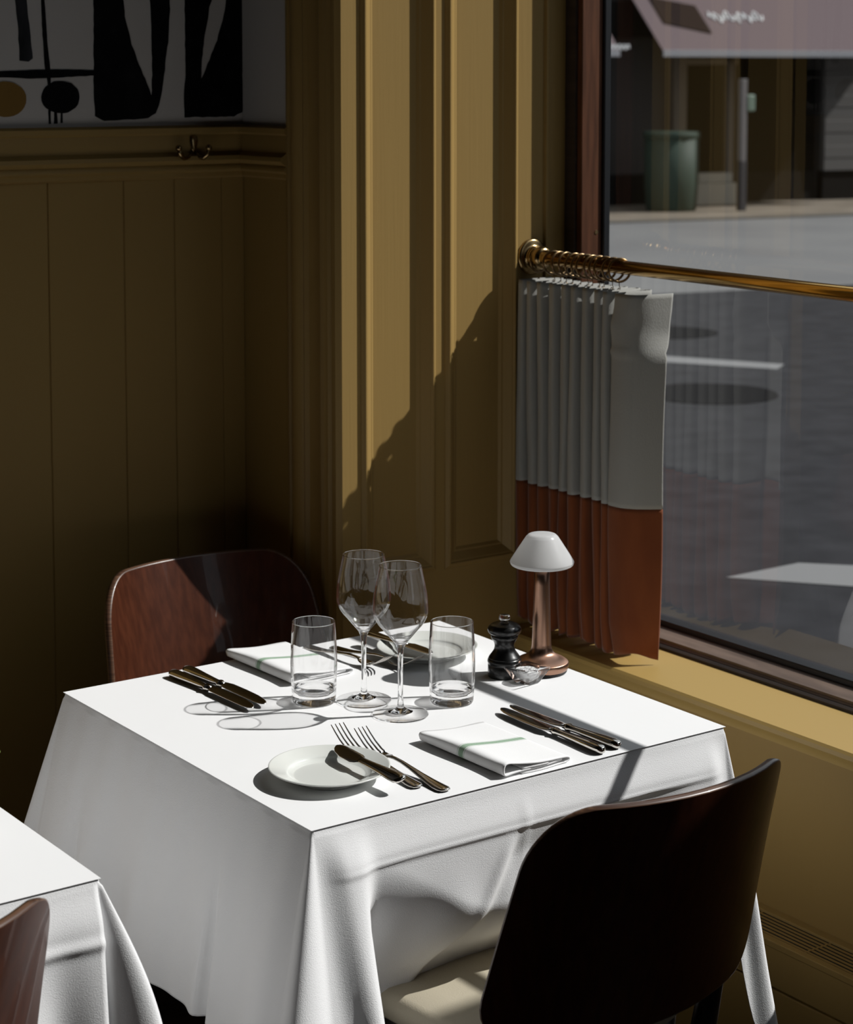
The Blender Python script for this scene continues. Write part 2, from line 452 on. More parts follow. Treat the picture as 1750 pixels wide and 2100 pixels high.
# window frame
win = struct(empty('window_1', (GX, 0, SILL)), 'large street window with brown timber frame')
def local(o): 
    o.location = (-GX, 0, -SILL); return o
bm = BM(); add_box(bm, (1.262, JY, SILL), (1.316, YP + .01, WZ1), .002); o = local(obj('jamb', bm, m_jamb, win))
bm = BM(); add_box(bm, (1.255, JY + .014, SILL), (1.2625, YP + .01, WZ1)); local(obj('jamb_edge', bm, m_dark_wood, win))
bm = BM(); add_box(bm, (1.316, JY - .006, SILL), (1.334, JY + .04, WZ1), .003); add_box(bm, (1.316, WY0, SILL + .020), (1.345, JY, SILL + .034), .003)
local(obj('gasket', bm, m_gasket, win))
bm = BM()
add_extrude(bm, [(1.262, SILL), (1.262, SILL + .009), (1.266, SILL + .012), (1.266, SILL + .0165), (1.318, SILL + .0215), (1.345, SILL + .022), (1.345, SILL)], 1, WY0, JY + .01)
local(obj('bottom_rail', bm, m_rail, win))
bm = BM()
add_extrude(bm, [(1.252, SILL), (1.252, SILL + .005), (1.257, SILL + .008), (1.2625, SILL + .008), (1.2625, SILL)], 1, WY0, JY + .05)
local(obj('bottom_bead', bm, m_dark_wood, win))
bm = BM(); add_box(bm, (1.272, WY0, WZ1 - .07), (1.345, JY, WZ1), .004); add_box(bm, (1.272, WY0, SILL), (1.345, WY0 + .07, WZ1), .004)
local(obj('head_rail', bm, m_jamb, win))
bm = BM(); bm.faces.new([bm.verts.new(q) for q in ((GX, WY0, SILL + .01), (GX, JY + .02, SILL + .01), (GX, JY + .02, WZ1), (GX, WY0, WZ1))])
local(obj('pane', bm, m_pane, win))
bm = BM(); add_lathe(bm, [(0, .0), (.004, .0), (.0045, -.001), (.0045, -.003)], 16)
o = obj('screw', bm, m_brass_old, win, rot=(radians(90), 0, 0)); o.location = (1.302 - GX, JY - .001, 1.435 - SILL)

# radiator casing under the window
GZ = .307; GX0 = 1.0
bm = BM()
add_box(bm, (GX0, YS, 0), (WB, YP, .222)); add_box(bm, (GX0 + .006, YS, .222), (WB, YP, .2275)); add_box(bm, (GX0, YS, .2275), (WB, YP, GZ - .005), .0015)
rad = obj('radiator_casing', bm, m_ochre)
tag(rad, 'ochre boxed radiator casing along the foot of the window wall', 'radiator cover')
bm = BM()
add_box(bm, (GX0 - .001, YS, GZ - .012), (GX0 + .014, YP, GZ), .0015); add_box(bm, (WB - .02, YS, GZ - .012), (WB, YP, GZ), .0015)
nsl = 6
for k in range(nsl):
    x = GX0 + .018 + (k + .5) * (WB - .022 - GX0 - .018) / nsl
    add_box(bm, (x - .0027, YS, GZ - .0042), (x + .0027, YP, GZ - .0036))
y = YS
while y < YP:
    add_box(bm, (GX0 + .012, y, GZ - .0045), (WB - .018, y + .0035, GZ - .0034)); y += .16
obj('grille', bm, m_ochre, rad)
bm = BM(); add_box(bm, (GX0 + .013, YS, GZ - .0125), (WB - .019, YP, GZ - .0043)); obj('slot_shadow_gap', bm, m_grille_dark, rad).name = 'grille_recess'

# mural on the white wall (strokes are thin layers of paint)
mural = tag(empty('mural', (0, YB, 1.66)), 'black brushstroke mural on the white wall above the dado rail', 'mural')
def stroke(name, pts, m, dy):
    bm = BM(); A = [bm.verts.new((x, -dy, z)) for x, z in pts]; B = [bm.verts.new((x, 0, z)) for x, z in pts]
    n = len(pts); bm.faces.new(A)
    for k in range(n): bm.faces.new((A[k], B[k], B[(k + 1) % n], A[(k + 1) % n]))
    bmesh.ops.recalc_face_normals(bm, faces=bm.faces)
    return obj(name, bm, m, mural)
K = .001074          # metres per photo unit measured on this wall
def mp(p): return [(.1846 + x * K * 1.0, (258 - y) * K) for x, y in p]
def jit(p, a=.8):
    out = []
    for i in range(len(p)):
        q, r = p[i], p[(i + 1) % len(p)]; d = max(1, int(math.hypot(r[0] - q[0], r[1] - q[1]) / 9))
        for k in range(d):
            t = k / d; out.append((q[0] + (r[0] - q[0]) * t + R.uniform(-a, a), q[1] + (r[1] - q[1]) * t + R.uniform(-a, a)))
    return out
UP = -260
big1 = [(183, 244), (181, 180), (183, 90), (184, UP), (236, UP), (236, -40), (240, 20), (245, 65), (258, 115), (276, 160), (288, 185), (297, 208), (299, 170), (299, 90), (297, 40), (291, -30), (288, UP), (334, UP), (334, -20), (337, 50), (334, 100), (326, 150), (321, 190), (313, 225), (306, 240), (290, 249), (240, 251), (200, 252)]
big2 = [(365, 248), (364, 215), (368, 170), (368, 60), (367, UP), (462, UP), (440, -20), (420, 45), (412, 85), (408, 105), (402, 150), (401, 178), (415, 150), (436, 105), (450, 60), (460, 10), (470, UP), (495, UP), (496, 40), (493, 100), (489, 170), (492, 215), (488, 240), (470, 248)]
stroke('black_figure', mp(jit(big1)), m_mural_black, .0015); stroke('black_figure', mp(jit(big2)), m_mural_black, .0015)
stroke('grey_stroke', mp(jit([(32, UP), (51, UP), (53, 30), (58, 80), (63, 140), (55, 146), (39, 144), (37, 90), (33, 40)])), m_mural_grey, .0012)
stroke('thin_stroke', mp(jit([(75, UP), (87, UP), (88, 40), (92, 110), (97, 160), (97, 200), (96, 256), (92, 256), (92, 190), (86, 150), (83, 90)], .5)), m_mural_black, .0014)
stroke('cross_stroke', mp(jit([(-420, 166), (0, 163), (60, 161), (120, 160), (184, 161), (184, 171), (120, 174), (60, 176), (0, 174), (-420, 178)], .5)), m_mural_black, .0013)
def blob(cx, cy_, rx, ry, n=26): return [(cx + rx * cos(2 * pi * k / n) + R.uniform(-.6, .6), cy_ + ry * sin(2 * pi * k / n) + R.uniform(-.6, .6)) for k in range(n)]
stroke('black_disc', mp(blob(116, 209, 37, 29)), m_mural_black, .0016); stroke('ochre_disc', mp(blob(12, 212, 38, 31)), m_mural_ochre, .0016)
stroke('paint_drip', mp([(103, 232), (103, 250), (102, 256), (109, 256), (109, 250), (108, 236)]), m_mural_black, .0014)
stroke('paint_drip', mp([(116, 236), (115, 255), (119, 255), (119, 236)]), m_mural_black, .0014)

# brass double coat hook on the dado rail
hk = thing('coat_hook', 'small brass double coat hook on the dado rail', 'coat hook', (.589, YB - .012, 1.614))
bm = BM()
add_loft(bm, [((0, -.001, .021), (.002, 0, 0), (0, .001, 0)), ((0, -.002, .019), (.008, 0, 0), (0, .002, 0)), ((0, -.003, .010), (.009, 0, 0), (0, .003, 0)), ((0, -.003, -.006), (.0055, 0, 0), (0, .003, 0)), ((0, -.003, -.016), (.004, 0, 0), (0, .002, 0))])
obj('back_plate', bm, m_brass_old, hk, smooth=True)
for sgn, ex, ey in ((-1, .044, .018), (1, .020, .024)):
    bm = BM(); P = [Vector((sgn * ex * a, -.003 - ey * a, z)) for a, z in ((.08, -.012), (.35, -.022), (.65, -.024), (.9, -.016), (1.0, -.003))]
    add_tube(bm, P, [.0036, .0040, .0044, .0050, .0040], 12)
    bmesh.ops.create_uvsphere(bm, u_segments=16, v_segments=10, radius=.0066, matrix=Matrix.Translation(P[-1]))
    obj('prong', bm, m_brass_old, hk, smooth=True)

# ================================================================== OUTSIDE
SZ = -.15
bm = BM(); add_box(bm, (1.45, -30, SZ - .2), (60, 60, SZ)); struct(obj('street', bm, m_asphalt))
FO = Vector((17.595, 19.842, 0)); FU = Vector((.977, -.212, 0)).normalized(); FN = Vector((-.212, -.977, 0)).normalized()
FM = Matrix(((FU.x, -FN.x, 0, FO.x), (FU.y, -FN.y, 0, FO.y), (0, 0, 1, 0), (0, 0, 0, 1)))     # local: x along the shop front, -y towards the restaurant
FR = math.atan2(FU.y, FU.x)
def fl(name, bm, m, parent=None, **k):
    o = obj(name, bm, m, parent, **k)
    if parent is None: o.location = FO; o.rotation_euler = (0, 0, FR)
    return o
def fempty(name): return empty(name, FO, FR)
bm = BM(); add_box(bm, (-14, -2.55, SZ), (16, 0.2, SZ + .02)); struct(fl('pavement', bm, m_pave))
bm = BM(); add_box(bm, (-14, -2.75, SZ), (16, -2.55, SZ + .028), .01); struct(fl('kerb', bm, m_kerb))
bm = BM(); add_box(bm, (-18, -10.2, SZ), (20, -2.75, SZ + .004)); struct(fl('street_pale_lane', bm, m_asphalt_l), 'paler lane of the street beside the kerb')  # paler strip of roadway by the kerb, darker asphalt nearer
def ground_poly(name, pts, m, h=.004):
    bm = BM(); A = [bm.verts.new((x, y, SZ + h)) for x, y in pts]; f = bm.faces.new(A)
    r = bmesh.ops.extrude_face_region(bm, geom=[f])
    for v in r['geom']:
        if isinstance(v, bmesh.types.BMVert): v.co.z = SZ - .01
    bmesh.ops.recalc_face_normals(bm, faces=bm.faces); return obj(name, bm, m)
tag(ground_poly('crossing_bar', [(3.955, 3.333), (4.348, 3.337), (5.35, 2.25), (4.95, 2.05)], m_paintline), 'pale painted crossing bar on the dark road just outside the glass', 'road marking')
tag(ground_poly('lane_dash', [(6.9, 9.2), (7.25, 9.3), (8.25, 7.28), (8.05, 7.15)], m_paintline), 'thin pale lane dash on the road further out', 'road marking')
def disc(name, cx, cy_, r, m): return ground_poly(name, [(cx + r * cos(2 * pi * k / 28), cy_ + r * sin(2 * pi * k / 28)) for k in range(28)], m, .006)
tag(disc('manhole_cover', 7.0, 6.65, .40, m_patch), 'dark round manhole cover below the lane dash', 'manhole cover')
tag(disc('manhole_cover', 8.75, 8.95, .36, m_patch), 'dark round manhole cover beyond the lane dash', 'manhole cover')

# added sun blocker, unseen, on the pavement outside, right of the picture; it shades the chair nearest the viewer
bm = BM(); add_box(bm, (2.6, -4.2, SZ), (2.78, -1.233, 3.02)); add_box(bm, (2.55, -4.3, 3.02), (2.83, -1.233, 3.10), .02)
struct(obj('street_sun_blocker', bm, m_facade), 'added unseen sun blocker on the pavement, out of the picture to the right')

# shop across the street
shop = tag(fempty('shop_front'), 'dark shop front across the street under mauve awnings', 'building')
bm = BM(); add_box(bm, (-26, .25, SZ), (7, 6, 14)); fl('facade', bm, m_facade, shop)
bm = BM(); add_box(bm, (-6, .12, SZ + .45), (-.05, .25, 2.6)); add_box(bm, (1.2, .12, SZ + .45), (3.4, .25, 2.3)); fl('shop_window', bm, m_shop_glass, shop)
bm = BM(); add_box(bm, (-6, .10, SZ), (3.4, .25, SZ + .45)); add_box(bm, (-6, .1, 2.25), (3.4, .25, 2.75)); fl('stall_riser', bm, m_shop_dark, shop)
bm = BM(); add_box(bm, (.95, .02, SZ), (1.16, .2, 1.98), .01); add_box(bm, (1.16, .02, 1.86), (2.0, .2, 1.95), .01); add_box(bm, (1.83, .02, SZ), (1.95, .2, 1.95), .01); fl('door_frame', bm, m_shop_frame, shop)
bm = BM(); add_box(bm, (1.16, .14, SZ), (1.83, .22, 1.86)); fl('shop_door', bm, m_shop_glass, shop)
bm = BM()
for k in range(9): add_box(bm, (3.5, .02 - .006 * (k % 2), .30 + k * .187), (5.6, .15, .30 + (k + 1) * .187), .008)
fl('roller_shutter', bm, m_shutter, shop)
bm = BM(); add_box(bm, (3.5, .05, SZ), (5.6, .16, .30)); fl('shutter_base', bm, m_shop_dark, shop)
bm = BM(); add_box(bm, (1.15, -.25, SZ), (1.86, .1, .17), .01); add_box(bm, (1.30, -.10, .17), (1.86, .1, .31), .01); fl('door_step', bm, m_step, shop)
def awning(x0, x1, label):
    a = tag(fempty('awning'), label, 'awning', 'shop awnings across the street')
    bm = BM(); yf, yb, zf, zb = -1.2, .25, 2.045, 3.25
    v = [(x0, yf, zf), (x1, yf, zf), (x1, yb, zb), (x0, yb, zb)]
    A = [bm.verts.new(q) for q in v]; B = [bm.verts.new((q[0], q[1], q[2] - .02)) for q in v]
    bm.faces.new(A); bm.faces.new(B[::-1])
    for k in range(4): bm.faces.new((A[k], A[(k + 1) % 4], B[(k + 1) % 4], B[k]))
    bmesh.ops.recalc_face_normals(bm, faces=bm.faces); fl('canopy', bm, m_awning, a)
    bm = BM(); add_box(bm, (x0, yf - .012, zf - .085), (x1, yf + .008, zf + .006), .004); fl('valance', bm, m_awning_edge, a)
    return a
aw = awning(.063, 5.2, 'mauve canvas awning over the shop door, with white lettering')
aw2 = awning(-5.4, -.60, 'mauve canvas awning further left, cut by the window frame')
for k, (x0, x1) in enumerate(((1.10, 1.98),)):
    bm = BM(); pts = []
    n = 120
    for i in range(n):
        t = i / (n - 1); x = x0 + (x1 - x0) * t; s = 2.52 + .05 * sin(t * 58) * (1.35 if .06 < t < .1 or .5 < t < .56 else 1) + .03 * sin(t * 23)
        f = (s - 2.045) / (3.25 - 2.045); pts.append((x + .012 * sin(t * 91), -1.2 + f * 1.45 - .015, s))
    add_tube(bm, pts, .012, 6); fl('lettering', bm, m_white_txt, aw)
bm = BM(); pts = [(-.80 + .36 * i / 39, -1.2 + .03, 2.09 + .035 * sin(i * .9)) for i in range(40)]
add_tube(bm, pts, .014, 6); fl('lettering', bm, m_white_txt, aw2)
def slope(s): return -1.2 + (s - 2.045) / (3.25 - 2.045) * 1.45
bm = BM()  # cast shadow on the awning, put in as a dark slanted panel
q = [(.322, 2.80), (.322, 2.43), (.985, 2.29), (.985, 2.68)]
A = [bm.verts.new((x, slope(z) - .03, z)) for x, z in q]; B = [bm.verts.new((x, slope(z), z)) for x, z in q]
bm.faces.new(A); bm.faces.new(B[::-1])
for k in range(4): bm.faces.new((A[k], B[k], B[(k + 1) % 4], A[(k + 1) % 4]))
bmesh.ops.recalc_face_normals(bm, faces=bm.faces); fl('dark_patch', bm, m_awning_shadow, aw)

bn = tag(fempty('litter_bin'), 'green round litter bin on the pavement across the street', 'litter bin')
cxb, cyb = .268, -1.1
bm = BM(); add_lathe(bm, [(0, SZ + .02), (.33, SZ + .02), (.345, SZ + .05), (.365, .2), (.37, .86), (.0, .86)], 40, (cxb, cyb, 0)); fl('body', bm, m_bin, bn, smooth=False, auto=35)
bm = BM(); add_lathe(bm, [(.372, .85), (.385, .87), (.385, .93), (.37, .945), (.30, .948), (0, .948)], 40, (cxb, cyb, 0)); fl('lid', bm, m_bin, bn, auto=35)
pt = tag(fempty('street_post'), 'pale grey post carrying a small pale green box', 'post')
bm = BM(); add_box(bm, (1.085, -1.56, .55), (1.175, -1.46, 1.66), .01); fl('upper_post', bm, m_post, pt)
bm = BM(); add_box(bm, (1.08, -1.565, SZ + .02), (1.18, -1.455, .55), .01); fl('shaded_lower_post', bm, m_post_shaded, pt)  # lower post in a darker colour, its shade painted in
bm = BM(); add_box(bm, (1.178, -1.57, 1.22), (1.30, -1.45, 1.45), .02); fl('green_box', bm, m_box, pt)

# tall blocks that close the street (they hide the low sky)
bm = BM(); add_box(bm, (34, -34, SZ), (40, 9, 13.5)); struct(obj('street_block', bm, m_facade), 'block of houses along the side street')

# ================================================================== CURTAIN, ROD, RINGS
RX, RZ = 1.17, 1.3885
rod = thing('curtain_rod', 'polished brass curtain rod across the street window', 'curtain rod', (RX, YP, RZ))
bm = BM(); add_tube(bm, [(0, -.02, 0), (0, -1.0, 0), (0, -2.4, 0), (0, WY0 - YP, 0)], .0133, 32); obj('rod_tube', bm, m_brass, rod, smooth=False, auto=50)
prof = smooth_prof([(.036, .0), (.036, .004), (.033, .007), (.024, .009), (.021, .013), (.0215, .018), (.019, .022)], 4) + smooth_prof([(.019, .024), (.023, .029), (.0235, .036), (.020, .043), (.0165, .046), (.0150, .054), (.0136, .058)], 4)
bm = BM(); add_lathe(bm, [(0, 0)] + prof + [(0, .058)], 48); obj('wall_flange', bm, m_brass_old, rod, rot=(radians(90), 0, 0), auto=50)

cur = thing('cafe_curtain', 'gathered grey linen cafe curtain with a rust velvet hem', 'curtain', (RX, .82, SILL))
# pleat path in plan, far end to near end: (x, y)
NP = 10
ctrl = []
y0, y1 = 1.035, .700
for k in range(NP):
    ya = y0 + (y1 - y0) * k / NP; st = (y1 - y0) / NP
    dx = R.uniform(-.004, .004)
    ctrl += [(1.128 + dx, ya), (1.124 + dx, ya + st * .28), (1.135 + dx, ya + st * .50), (1.205 + dx, ya + st * .46), (1.214 + dx, ya + st * .72), (1.203 + dx, ya + st * .98), (1.138 + dx, ya + st * .92)]
ctrl += [(1.122, .700), (1.119, .686), (1.121, .664), (1.130, .648), (1.148, .641), (1.174, .637), (1.204, .634)]
def catmull(P, n):
    out = []
    for i in range(len(P) - 1):
        p0, p1, p2, p3 = P[max(i - 1, 0)], P[i], P[i + 1], P[min(i + 2, len(P) - 1)]
        for k in range(n):
            t = k / n; out.append(.5 * ((2 * p1) + (p2 - p0) * t + (2 * p0 - 5 * p1 + 4 * p2 - p3) * t * t + (3 * p1 - p0 - 3 * p2 + p3) * t ** 3))
    out.append(P[-1]); return out
path = catmull([Vector((x, y, 0)) for x, y in ctrl], 5)
def smoothstep(a, b, x):
    t = min(1, max(0, (x - a) / (b - a))); return t * t * (3 - 2 * t)
CT, CB, CM = 1.3455, .650, .938
def curtain_pos(i, z):
    p = path[i].copy(); t = (CT - z) / (CT - CB)
    u = i / (len(path) - 1)
    p.x = RX + (p.x - RX) * (1.0 + .05 * sin(3 * t + u * 9)) - .004 * sin(t * pi) * (1 if u > .8 else .4)
    p.y = p.y + .010 * t * sin(u * 14 + 1) * (1 - u) + (.012 * t if u > .9 else 0) * 1.0 + .004 * sin(t * 9 + u * 30) * t
    if u > .87:                                    # soft dents in the free end
        p.x += .006 * exp(-((z - 1.285) / .022) ** 2) * sin(u * 60) - .004 * exp(-((z - 1.235) / .006) ** 2)
        p.y += -.006 * max(0, 1 - t * 7) + .010 * exp(-((t - .14) / .03) ** 2) * 0
    if u > .9:
        k = max(0, p.x - 1.128) * smoothstep(.10, .19, t); p.x -= .32 * k; p.y -= .30 * k
    if t > .92: p.x = RX + (p.x - RX) * (1 - .25 * (t - .92) / .08 * (1 if u > .85 else .3))
    return Vector((p.x - RX, p.y - .82, z - SILL))
def curtain_part(name, za, zb, m, rows, dz=0):
    v, f = [], []; n = len(path)
    for r in range(rows + 1):
        z = za + (zb - za) * r / rows
        for i in range(n): v.append(curtain_pos(i, z + (dz * sin(i * .21) if r == rows else 0)))
    for r in range(rows):
        for i in range(n - 1): a = r * n + i; f.append((a, a + 1, a + n + 1, a + n))
    o = from_data(name, v, f, m, cur)
    md = o.modifiers.new('thickness', 'SOLIDIFY'); md.thickness = .0022; md.offset = 0
    return o
curtain_part('linen_panel', CT, CM, m_linen, 44); curtain_part('velvet_hem', CM, CB, m_velvet, 30, .006)

ring_y = [.9875, .9425, .9225, .902, .8775, .858, .8395, .8225, .803, .7845, .7605, .742]
ring_bm_pts = [(0.0222 * cos(2 * pi * k / 40), 0, 0.0222 * sin(2 * pi * k / 40)) for k in range(40)]
for k, y in enumerate(ring_y):
    near = len(ring_y) - k
    words = ['nearest', 'second', 'third', 'fourth', 'fifth', 'sixth', 'seventh', 'eighth', 'ninth', 'tenth', 'eleventh', 'twelfth'][near - 1]
    lab = ('bronze curtain ring nearest the free end of the curtain' if near == 1 else
           'bronze curtain ring standing apart beside the wall flange' if near == 12 else
           '%s bronze curtain ring counted from the free curtain end' % words)
    rg = thing('curtain_ring', lab, 'curtain ring', (RX, y, RZ + .0133 - .0197), R.uniform(-.45, .25), 'bronze curtain rings on the brass rod')
    rg.rotation_euler.y = R.uniform(-.1, .1); rg.rotation_euler.x = R.uniform(-.08, .08)
    bm = BM(); add_tube(bm, ring_bm_pts, .0025, 10, closed=True); obj('hoop', bm, m_ring, rg, smooth=True)
    bm = BM(); zb = -.0212
    add_tube(bm, [(0, 0, zb - .0015), (0, 0, zb - .008), (.002, .001, zb - .012), (.0035, .004, zb - .016), (0, .005, zb - .020), (-.003, .003, zb - .017), (-.001, 0, zb - .013), (0, -.003, zb - .018), (.001, -.004, zb - .026)], .0009, 6)
    obj('hook', bm, m_ring, rg, smooth=True)

# ================================================================== CHAIRS
def chair_back_point(s, v, off):
    """s -1..1 across, v 0..1 up; off = distance along the outward (rear) normal"""
    Rc, ph = .285, radians(50)
    hw = .243 - .032 * v
    a = s * ph; k = hw / (Rc * sin(ph))
    x = Rc * sin(a) * k; y = -(Rc * cos(a) - Rc * cos(ph)) * .72
    nx, ny = sin(a), -cos(a)
    z = .498 + .342 * v
    rec = -.090 * v - .014 * v * v
    return Vector((x + nx * off, y + rec + ny * off, z))
def chair_outline(n=40):
    """outline in (s, v) with generous top corners, small bottom ones"""
    out = []
    def arc(cx, cv, rs, rv, a0, a1, m):
        for k in range(m + 1):
            a = radians(a0 + (a1 - a0) * k / m); out.append((cx + rs * cos(a), cv + rv * sin(a)))
    rs, rv = .36, .26; bs, bv = .34, .20
    arc(1 - rs, 1 - rv, rs, rv, 0, 90, 12)
    for k in range(1, 10): out.append((1 - rs - (2 - 2 * rs) * k / 10, 1.0))
    arc(-1 + rs, 1 - rv, rs, rv, 90, 180, 12)
    for k in range(1, 6): out.append((-1, 1 - rv - (1 - rv - bv) * k / 6))
    arc(-1 + bs, bv, bs, bv, 180, 270, 8)
    for k in range(1, 10): out.append((-1 + bs + (2 - 2 * bs) * k / 10, -.02 * sin(pi * k / 10)))
    arc(1 - bs, bv, bs, bv, 270, 360, 8)
    for k in range(1, 6): out.append((1, bv + (1 - rv - bv) * k / 6))
    return out
def build_chair(label, loc, rotz):
    ch = thing('dining_chair', label, 'chair', loc, rotz, 'bentwood dining chairs')
    out = chair_outline(); n = len(out)
    rings = 10; v, f = [], []
    hb = .0065
    def shell(off):
        base = len(v)
        for r in range(rings + 1):
            q = 1 - r / rings * .98
            for s, w in out: v.append(chair_back_point(s * q, .5 + (w - .5) * q, off))
        v.append(chair_back_point(0, .5, off)); c = len(v) - 1
        return base, c
    a, ca = shell(-hb); b, cb = shell(hb)
    for r in range(rings):
        for k in range(n):
            k2 = (k + 1) % n
            f.append((a + r * n + k, a + r * n + k2, a + (r + 1) * n + k2, a + (r + 1) * n + k))
            f.append((b + r * n + k2, b + r * n + k, b + (r + 1) * n + k, b + (r + 1) * n + k2))
    for k in range(n):
        k2 = (k + 1) % n
        f.append((a + rings * n + k, a + rings * n + k2, ca)); f.append((b + rings * n + k2, b + rings * n + k, cb))
    bk = from_data('backrest', v, f, m_chair, ch)
    ev, ef = [], []                               # plywood edge band, slightly rounded
    prof = [(-hb, 0), (-hb * .9, .0022), (0, .0030), (hb * .9, .0022), (hb, 0)]
    for k in range(n):
        s, w = out[k]; p0, p1 = out[k - 1], out[(k + 1) % n]
        c = chair_back_point(s, w, 0); ta = (chair_back_point(*p1, 0) - chair_back_point(*p0, 0)).normalized()
        nn = (chair_back_point(s, w, .001) - c).normalized(); od = ta.cross(nn).normalized()
        if od.dot(c - chair_back_point(0, .5, 0)) < 0: od = -od
        for o_, e in prof: ev.append(c + nn * o_ + od * e)
    m_ = len(prof)
    for k in range(n):
        k2 = (k + 1) % n
        for j in range(m_ - 1): ef.append((k * m_ + j, k2 * m_ + j, k2 * m_ + j + 1, k * m_ + j + 1))
    from_data('backrest_edge', ev, ef, m_edge, bk)
    # padded seat
    bm = BM(); prof = []
    def seat_ring(sc, z, rnd=.0):
        ring = []
        for k in range(56):
            a = 2 * pi * k / 56; ca, sa = cos(a), sin(a)
            x = .205 * sc * abs(ca) ** .55 * (1 if ca >= 0 else -1); y = .215 * sc * abs(sa) ** .55 * (1 if sa >= 0 else -1)
            x *= 1 + .10 * (y / .215)
            ring.append(bm.verts.new((x, .21 + y, z)))
        return ring
    rr = [seat_ring(.97, .425), seat_ring(1.0, .432), seat_ring(1.005, .447), seat_ring(.985, .460), seat_ring(.93, .466), seat_ring(.7, .468), seat_ring(.3, .469)]
    for A, B in zip(rr, rr[1:]):
        for k in range(56): bm.faces.new((A[k], A[(k + 1) % 56], B[(k + 1) % 56], B[k]))
    bm.faces.new(rr[0][::-1]); bm.faces.new(rr[-1]); obj('seat', bm, m_leather, ch, smooth=True)
    bm = BM(); rr = [seat_ring(.90, .385), seat_ring(.97, .39), seat_ring(.975, .426)]
    for A, B in zip(rr, rr[1:]):
        for k in range(56): bm.faces.new((A[k], A[(k + 1) % 56], B[(k + 1) % 56], B[k]))
    bm.faces.new(rr[0][::-1]); bm.faces.new(rr[-1]); obj('seat_frame', bm, m_blackwood, ch, auto=40)
    for sx in (-1, 1):
        bm = BM(); add_tube(bm, [(sx * .185, .375, .40), (sx * .205, .40, 0)], [.019, .013], 16); obj('leg', bm, m_blackwood, ch, smooth=False, auto=50)
        bm = BM(); add_tube(bm, [(sx * .198, -.015, .60), (sx * .196, .004, .50), (sx * .190, .02, .40), (sx * .20, -.05, .0)], [.010, .016, .019, .013], 16); obj('leg', bm, m_blackwood, ch, auto=50)
    return ch
ch1 = build_chair('dark bentwood chair at the near side of the laid table, its back to the viewer', (.374, -.178, 0), 0)
ch2 = dup(ch1, (.455, .985, 0), pi, 'reddish bentwood chair at the far side of the laid table, half in sunlight')
ch3 = dup(ch1, (-.664, -.077, 0), radians(13), 'bentwood chair at the side table, cut by the left edge of the picture')

# ================================================================== TABLES AND CLOTHS
def smoothstep(a, b, x):
    t = min(1, max(0, (x - a) / (b - a))); return t * t * (3 - 2 * t)
def build_table(name, label, x0, y0, size=.75):
    t = thing(name, label, 'table', (x0 + size / 2, y0 + size / 2, 0))
    h = size / 2
    bm = BM(); add_box(bm, (-h + .004, -h + .004, T - .034), (h - .004, h - .004, T - .004), .004); obj('tabletop', bm, m_under, t)
    bm = BM(); add_lathe(bm, [(0, .03), (.035, .03), (.035, T - .034), (0, T - .034)], 24); obj('column', bm, m_under, t, auto=50)
    bm = BM(); add_lathe(bm, [(0, 0), (.2, 0), (.2, .012), (.06, .035), (0, .04)], 32); obj('base', bm, m_under, t, auto=50)
    return t
build_table('dining_table', 'square pedestal table hidden under the white tablecloth of the laid table', 0, 0)

def drape(x0, y0, size, side_fn, corner_fn, name, label, m, group=None):
    """side_fn(side, u, d) / corner_fn(c, th, d): outward offset (m) at drop d; both also give the hem drop"""
    NS, NC, ND = 110, 26, 110
    rc = .005
    cols = []                                   # (base point, normal, kind, args)
    cn = [(x0, y0), (x0 + size, y0), (x0 + size, y0 + size), (x0, y0 + size)]
    for s in range(4):
        a, b = Vector((*cn[s], 0)), Vector((*cn[(s + 1) % 4], 0)); d = (b - a).normalized(); nrm = Vector((d.y, -d.x, 0))
        for k in range(NS + 1):
            u = k / NS; p = a + d * (rc + (size - 2 * rc) * u); cols.append((p - nrm * rc, nrm, 's', s, u))
        c = (s + 1) % 4; d2 = (Vector((*cn[(c + 1) % 4], 0)) - Vector((*cn[c], 0))).normalized(); n2 = Vector((d2.y, -d2.x, 0))
        cc = Vector((*cn[c], 0)) - nrm * rc - n2 * rc
        a0 = math.atan2(nrm.y, nrm.x)
        for k in range(1, NC):
            th = k / NC; an = a0 + th * pi / 2; cols.append((cc, Vector((cos(an), sin(an), 0)), 'c', c, th))
    v, f = [], []; n = len(cols)
    for r in range(ND + 1):
        for p, nr, kind, i, u in cols:
            if r <= 6:
                a = r / 6 * pi / 2; v.append(Vector((p.x, p.y, T)) + nr * (rc * sin(a)) - Vector((0, 0, rc * (1 - cos(a))))); continue
            t = (r - 6) / (ND - 6)
            if kind == 's': hem, fn = side_fn(i, u)
            else: hem, fn = corner_fn(i, u)
            d = rc + (hem - rc) * t
            o = fn(d)
            q = Vector((p.x, p.y, T - d)) + nr * rc
            if isinstance(o, tuple): q += nr * o[0] + Vector((-nr.y, nr.x, 0)) * o[1]
            else: q += nr * o
            v.append(q)
    for r in range(ND):
        for k in range(n): f.append((r * n + k, (r + 1) * n + k, (r + 1) * n + (k + 1) % n, r * n + (k + 1) % n))
    f.append(tuple(range(n)))
    o = from_data(name, v, f, m)
    o.data.polygons[-1].use_smooth = False
    md = o.modifiers.new('thickness', 'SOLIDIFY'); md.thickness = .0012; md.offset = -1
    return tag(o, label, 'tablecloth', group)

HEM = .335
def fold(u, c, w, a): return a * exp(-((u - c) / w) ** 2)
